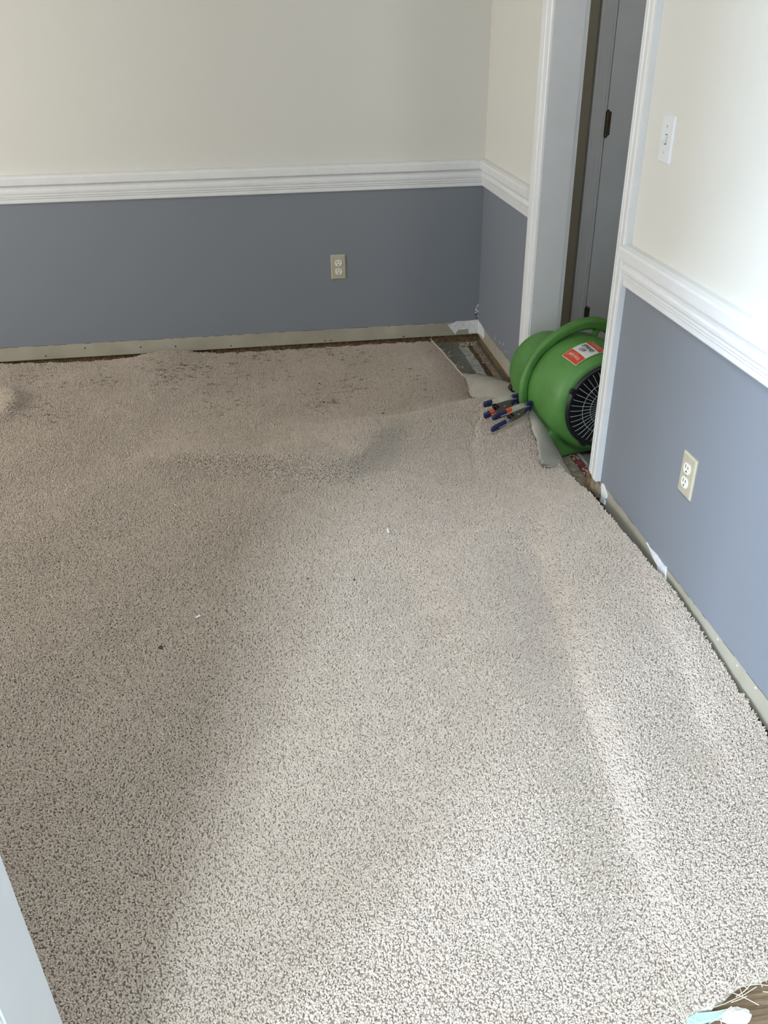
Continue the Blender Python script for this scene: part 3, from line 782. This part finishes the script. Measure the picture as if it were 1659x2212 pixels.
drum_text('printed_text', 'SERVPRO', 93.7, yc_, .0125, M['lab_text'], lab)
drum_text('handwriting', 'SPW45', 102, yc_+.004, .0250, M['ink'], lab, shear=.25, squash=.85, bold=.0003)
drum_text('handwriting', '159', 108, yc_+.010, .0230, M['ink'], lab, shear=.25, bold=.0003)
bm = bmesh.new()                       # thin roof-shaped line round the print
ln = [on_drum(a, y, .0031) for a, y in ((123, yc_+.038), (118, yc_+.021), (115.5, yc_-.002), (118, yc_-.023), (123, yc_-.038))]
tube(bm, ln, .0005, 4); obj('printed_outline', bm, M['lab_text'], lab)
bm = bmesh.new(); tube(bm, [(.105, -.050, AZ+.160), (.112, -.053, AZ+.186)], [.013, .0115], 16); obj('switch_knob', bm, M['grey_pl'], blower, True)
bm = bmesh.new(); tube(bm, [(-.140, .195, .146), (-.140, .219, .146)], .014, 18); fo = obj('side_knob', bm, M['rubber'], blower)
bm = bmesh.new(); tube(bm, [(-.140, .191, .146), (-.140, .196, .146)], .007, 12); obj('knob_cap', bm, M['grey_pl'], fo)
for (x, y) in ((-.12, -.12), (.16, -.12), (-.12, .13), (.16, .13)):
    bm = bmesh.new(); tube(bm, [(x, y, 0), (x, y, .012)], .02, 14); obj('rubber_foot', bm, M['rubber'], blower)

# ------------------------------------------------------------------ spring clamps biting the carpet onto the nozzle
def clamp(tip, end, roll, collar_upper, label):
    """tip: jaw point, end: end of the upper handle (world)"""
    tip, end = Vector(tip), Vector(end)
    X = (tip-end).normalized(); Z = (Vector((0, 0, 1))-X*X.z).normalized(); Y = Z.cross(X)
    Z2 = Z*math.cos(roll)+Y*math.sin(roll); Y2 = Z2.cross(X)
    root = empty('spring_clamp'); L = (tip-end).length
    mw = Matrix((X, Y2, Z2)).transposed().to_4x4(); mw.translation = tip; root.matrix_world = mw
    tag(root, label, 'clamp', 'spring clamps on the carpet edge')
    # side view in local x (0 = jaw tip, negative towards the handles), z; the two arms cross at the pivot
    w = .0125
    def arm(name, sgn):
        bm = bmesh.new()
        prof = [(-.006, .0115, .010), (-.022, .0180, .0115), (-.045, .0235, .0125), (-.066, .025, .0125), (-.088, .0262, .0120), (-L+.030, .0285, .009)]
        prof = [(x, z*sgn, ww) for x, z, ww in prof]
        P_ = spline([(x, 0, z) for x, z, ww in prof], 4); rings = []
        for i, p in enumerate(P_):
            ww = lerp_table(sorted((x, b) for x, z, b in prof), p.x)
            rings.append([p+Vector((0, -ww, -.0012)), p+Vector((0, ww, -.0012)), p+Vector((0, ww, .0012)), p+Vector((0, -ww, .0012))])
        loft(bm, rings)
        return obj(name, bm, M['steel'], root)
    def sleeve(parent, sgn, collar):
        bm = bmesh.new(); x1 = -.105 if not collar else -.112
        a, b = Vector((-L, 0, .0295*sgn)), Vector((x1, 0, .0270*sgn))
        tube(bm, [a.lerp(b, t) for t in (0, .06, .5, 1)], [.007, .0105, .0115, .0115], 12, 1.15, .62, upv=(0, 1, 0))
        obj('grip_sleeve', bm, M['navy'], parent)
        if collar:
            bm = bmesh.new(); tube(bm, [b, b.lerp(Vector((-.090, 0, .0265*sgn)), 1)], .0125, 12, 1.1, .62, upv=(0, 1, 0)); obj('collar', bm, M['orange'], parent)
    def pad(parent, sgn):
        bm = bmesh.new(); tube(bm, [(.010, 0, .0120*sgn), (.006, 0, .0115*sgn), (-.012, 0, .0125*sgn), (-.022, 0, .0165*sgn)], [.0090, .0115, .0125, .0120], 12, 1.15, .6, upv=(0, 1, 0))
        obj('jaw_pad', bm, M['navy'], parent)
    ua = arm('upper_arm', 1); la = arm('lower_arm', -1)
    sleeve(ua, 1, collar_upper); sleeve(la, -1, not collar_upper); pad(ua, 1); pad(la, -1)
    PL = [(-.018, .014), (-.030, .0205), (-.048, .0240), (-.066, .0252), (-.092, .0260), (-.089, .0170), (-.081, .0110), (-.077, .0), (-.081, -.0110), (-.089, -.0170),
          (-.092, -.0260), (-.066, -.0252), (-.048, -.0240), (-.030, -.0205), (-.018, -.014), (-.028, -.008), (-.033, .0), (-.028, .008)]
    for s in (-1, 1):
        bm = bmesh.new(); loft(bm, [[Vector((a, s*.0108+t, b)) for a, b in PL] for t in (-.0008, .0008)]); obj('side_plate', bm, M['plate'], root)
    bm = bmesh.new(); cs = [Vector((-.0885+math.cos(t*.5)*.0105, -.008+.016*t/60, math.sin(t*.5)*.0105)) for t in range(61)]
    tube(bm, cs, .0017, 6); tube(bm, [cs[0], (-.100, -.007, -.022)], .0014, 6); tube(bm, [cs[-1], (-.100, .007, .022)], .0014, 6)
    obj('spring', bm, M['spring'], root)
    for s in (-1, 1):
        bm = bmesh.new(); tube(bm, [(-.058, s*.009, 0), (-.058, s*.0140, 0)], [.0042, .003], 12); obj('rivet', bm, M['steel'], root)
    return root
clamp(P(1117, 862, .186), P(1045, 887, .158), -.30, False, 'spring clamp behind the other, nearer the room corner')
clamp(P(1143, 878, .190), P(1063, 916, .160), -.30, True, 'front spring clamp with orange collar on its upper handle')

# ------------------------------------------------------------------ outlets and switch
def plate_bm(w, h, d, ch):
    bm = bmesh.new()
    loft(bm, [[(sx*(w/2-i), y, sz*(h/2-i)) for sx, sz in ((-1, -1), (1, -1), (1, 1), (-1, 1))] for y, i in ((0, 0), (-d*.35, 0), (-d, ch))])
    return bm
def outlet(loc, rz, label):
    r_ = empty('wall_outlet', loc, rz); tag(r_, label, 'outlet', 'duplex wall outlets')
    obj('cover_plate', plate_bm(.070, .1143, .006, .004), M['almond'], r_)
    for dz in (.0195, -.0195):
        bm = bmesh.new(); pts = []
        for k in range(28):
            a = 2*math.pi*k/28; pts.append((math.cos(a)*.0172, max(-.0142, min(.0142, math.sin(a)*.0172))))
        loft(bm, [[(x, y, z+dz) for x, z in pts] for y in (-.004, -.0085)])
        f = obj('receptacle', bm, M['ivory'], r_)
        newbox('blade_slot', (-.0075, -.0053, -.0090, -.0080, dz+.0005, dz+.0095), M['slot'], f)
        newbox('blade_slot', (.0050, .0072, -.0090, -.0080, dz+.0015, dz+.0090), M['slot'], f)
        bm = bmesh.new(); tube(bm, [(0, -.0090, dz-.0075), (0, -.0080, dz-.0075)], .0027, 12); obj('ground_hole', bm, M['slot'], f)
    bm = bmesh.new(); tube(bm, [(0, -.0072, 0), (0, -.005, 0)], .0028, 12); obj('screw', bm, M['steel'], r_)
    return r_
outlet((-.6922, 0, .4148), 0, 'beige duplex outlet on the shaded back wall')
outlet((0, -2.2534, .412), R(-90), 'beige duplex outlet on the right wall below the switch')
sw = empty('light_switch', (0, -1.8564, 1.1617), R(-90)); tag(sw, 'white toggle light switch on the cream right wall', 'light switch')
obj('cover_plate', plate_bm(.070, .1143, .0065, .005), M['switch'], sw)
newbox('toggle_slot', (-.0052, .0052, -.0069, -.0060, -.0122, .0122), M['slot'], sw)
newbox('toggle_frame', (-.0045, .0045, -.0074, -.0062, -.0105, .0105), M['switch'], sw)
bm = bmesh.new(); loft(bm, [[Vector((sx*w, y, z0+sz*t)) for sx, sz in ((-1, -1), (1, -1), (1, 1), (-1, 1))] for y, w, z0, t in ((-.006, .0040, -.001, .006), (-.014, .0036, -.006, .0042), (-.019, .0030, -.009, .003))])
obj('toggle', bm, M['switch'], sw)
for z in (.0302, -.0302):
    bm = bmesh.new(); tube(bm, [(0, -.0076, z), (0, -.006, z)], .0030, 12); s_ = obj('screw', bm, M['switch'], sw)
    newbox('screw_slot', (-.0004, .0004, -.0080, -.0074, z-.0027, z+.0027), M['slot'], s_)

# ------------------------------------------------------------------ small things lying on the carpet
def on_carpet(px, py):
    z = .05
    for _ in range(8):
        q = pix(px, py, z); z = height(q.x, q.y)+.008
    return Vector((q.x, q.y, z))
def scrap(px, py, w, l, ang, mat, label, cat='scrap', name='paper_scrap'):
    c = on_carpet(px, py); bm = bmesh.new()
    pts = [(-w/2, -l/2), (w*.4, -l*.45), (w*.55, 0), (w/2, l/2), (-w*.35, l*.48), (-w*.55, l*.1)]
    loft(bm, [[Vector((x*math.cos(ang)-y*math.sin(ang), x*math.sin(ang)+y*math.cos(ang), z+.004*(y/l)**2)) for x, y in pts] for z in (0, .002)])
    o = obj(name, bm, mat); o.location = c; return tag(o, label, cat)
scrap(838, 1148, .005, .026, .05, M['paper'], 'thin white scrap on the carpet in the middle of the room')
scrap(427, 1333, .006, .014, -.9, M['paper'], 'tiny white scrap left of the middle of the carpet')
def crumb(px, py, r_, label):
    c = on_carpet(px, py); bm = bmesh.new(); bmesh.ops.create_icosphere(bm, subdivisions=2, radius=r_)
    for v in bm.verts: v.co *= random.uniform(.8, 1.15); v.co.z *= .7
    o = obj('dirt_crumb', bm, M['crumb']); o.location = c; return tag(o, label, 'debris', 'dark crumbs on the carpet')
crumb(347, 1398, .006, 'largest dark crumb, on the left side of the carpet')
crumb(665, 1250, .0035, 'small dark crumb, left one of the pair mid carpet')
crumb(765, 1252, .0035, 'small dark crumb, right one of the pair mid carpet')
crumb(828, 893, .0045, 'dark crumb just behind the raised carpet ridge')
crumb(690, 828, .0040, 'dark crumb on the far carpet, farthest of the three')
crumb(700, 868, .0040, 'dark crumb on the far carpet, rightmost of the three')
crumb(684, 880, .0040, 'dark crumb on the far carpet, nearest of the three')

# teal film, fluff and pad by the torn near edge
def film():
    top = [pix(x, y, .012) for x, y in ((1372, 2222), (1400, 2208), (1450, 2198), (1500, 2190), (1568, 2183))]
    bot = [pix(x, y, .006) for x, y in ((1400, 2260), (1440, 2250), (1480, 2228), (1520, 2212), (1572, 2196))]
    bm = bmesh.new(); n = 5
    loft(bm, [[top[i], bot[i], bot[i]+Vector((0, 0, .0015)), top[i]+Vector((0, 0, .0015))] for i in range(n)])
    return tag(obj('plastic_film', bm, M['teal']), 'pale teal plastic film strip at the torn carpet edge', 'film')
film()
c = pix(1590, 2196, .012); bm = bmesh.new(); bmesh.ops.create_icosphere(bm, subdivisions=3, radius=1)
for v in bm.verts: v.co = Vector((v.co.x*.026, v.co.y*.014, v.co.z*.010))*random.uniform(.85, 1.1)
o = obj('fibre_tuft', bm, M['fluff']); o.location = c; tag(o, 'white fluffy fibre tuft beside the teal film', 'debris')
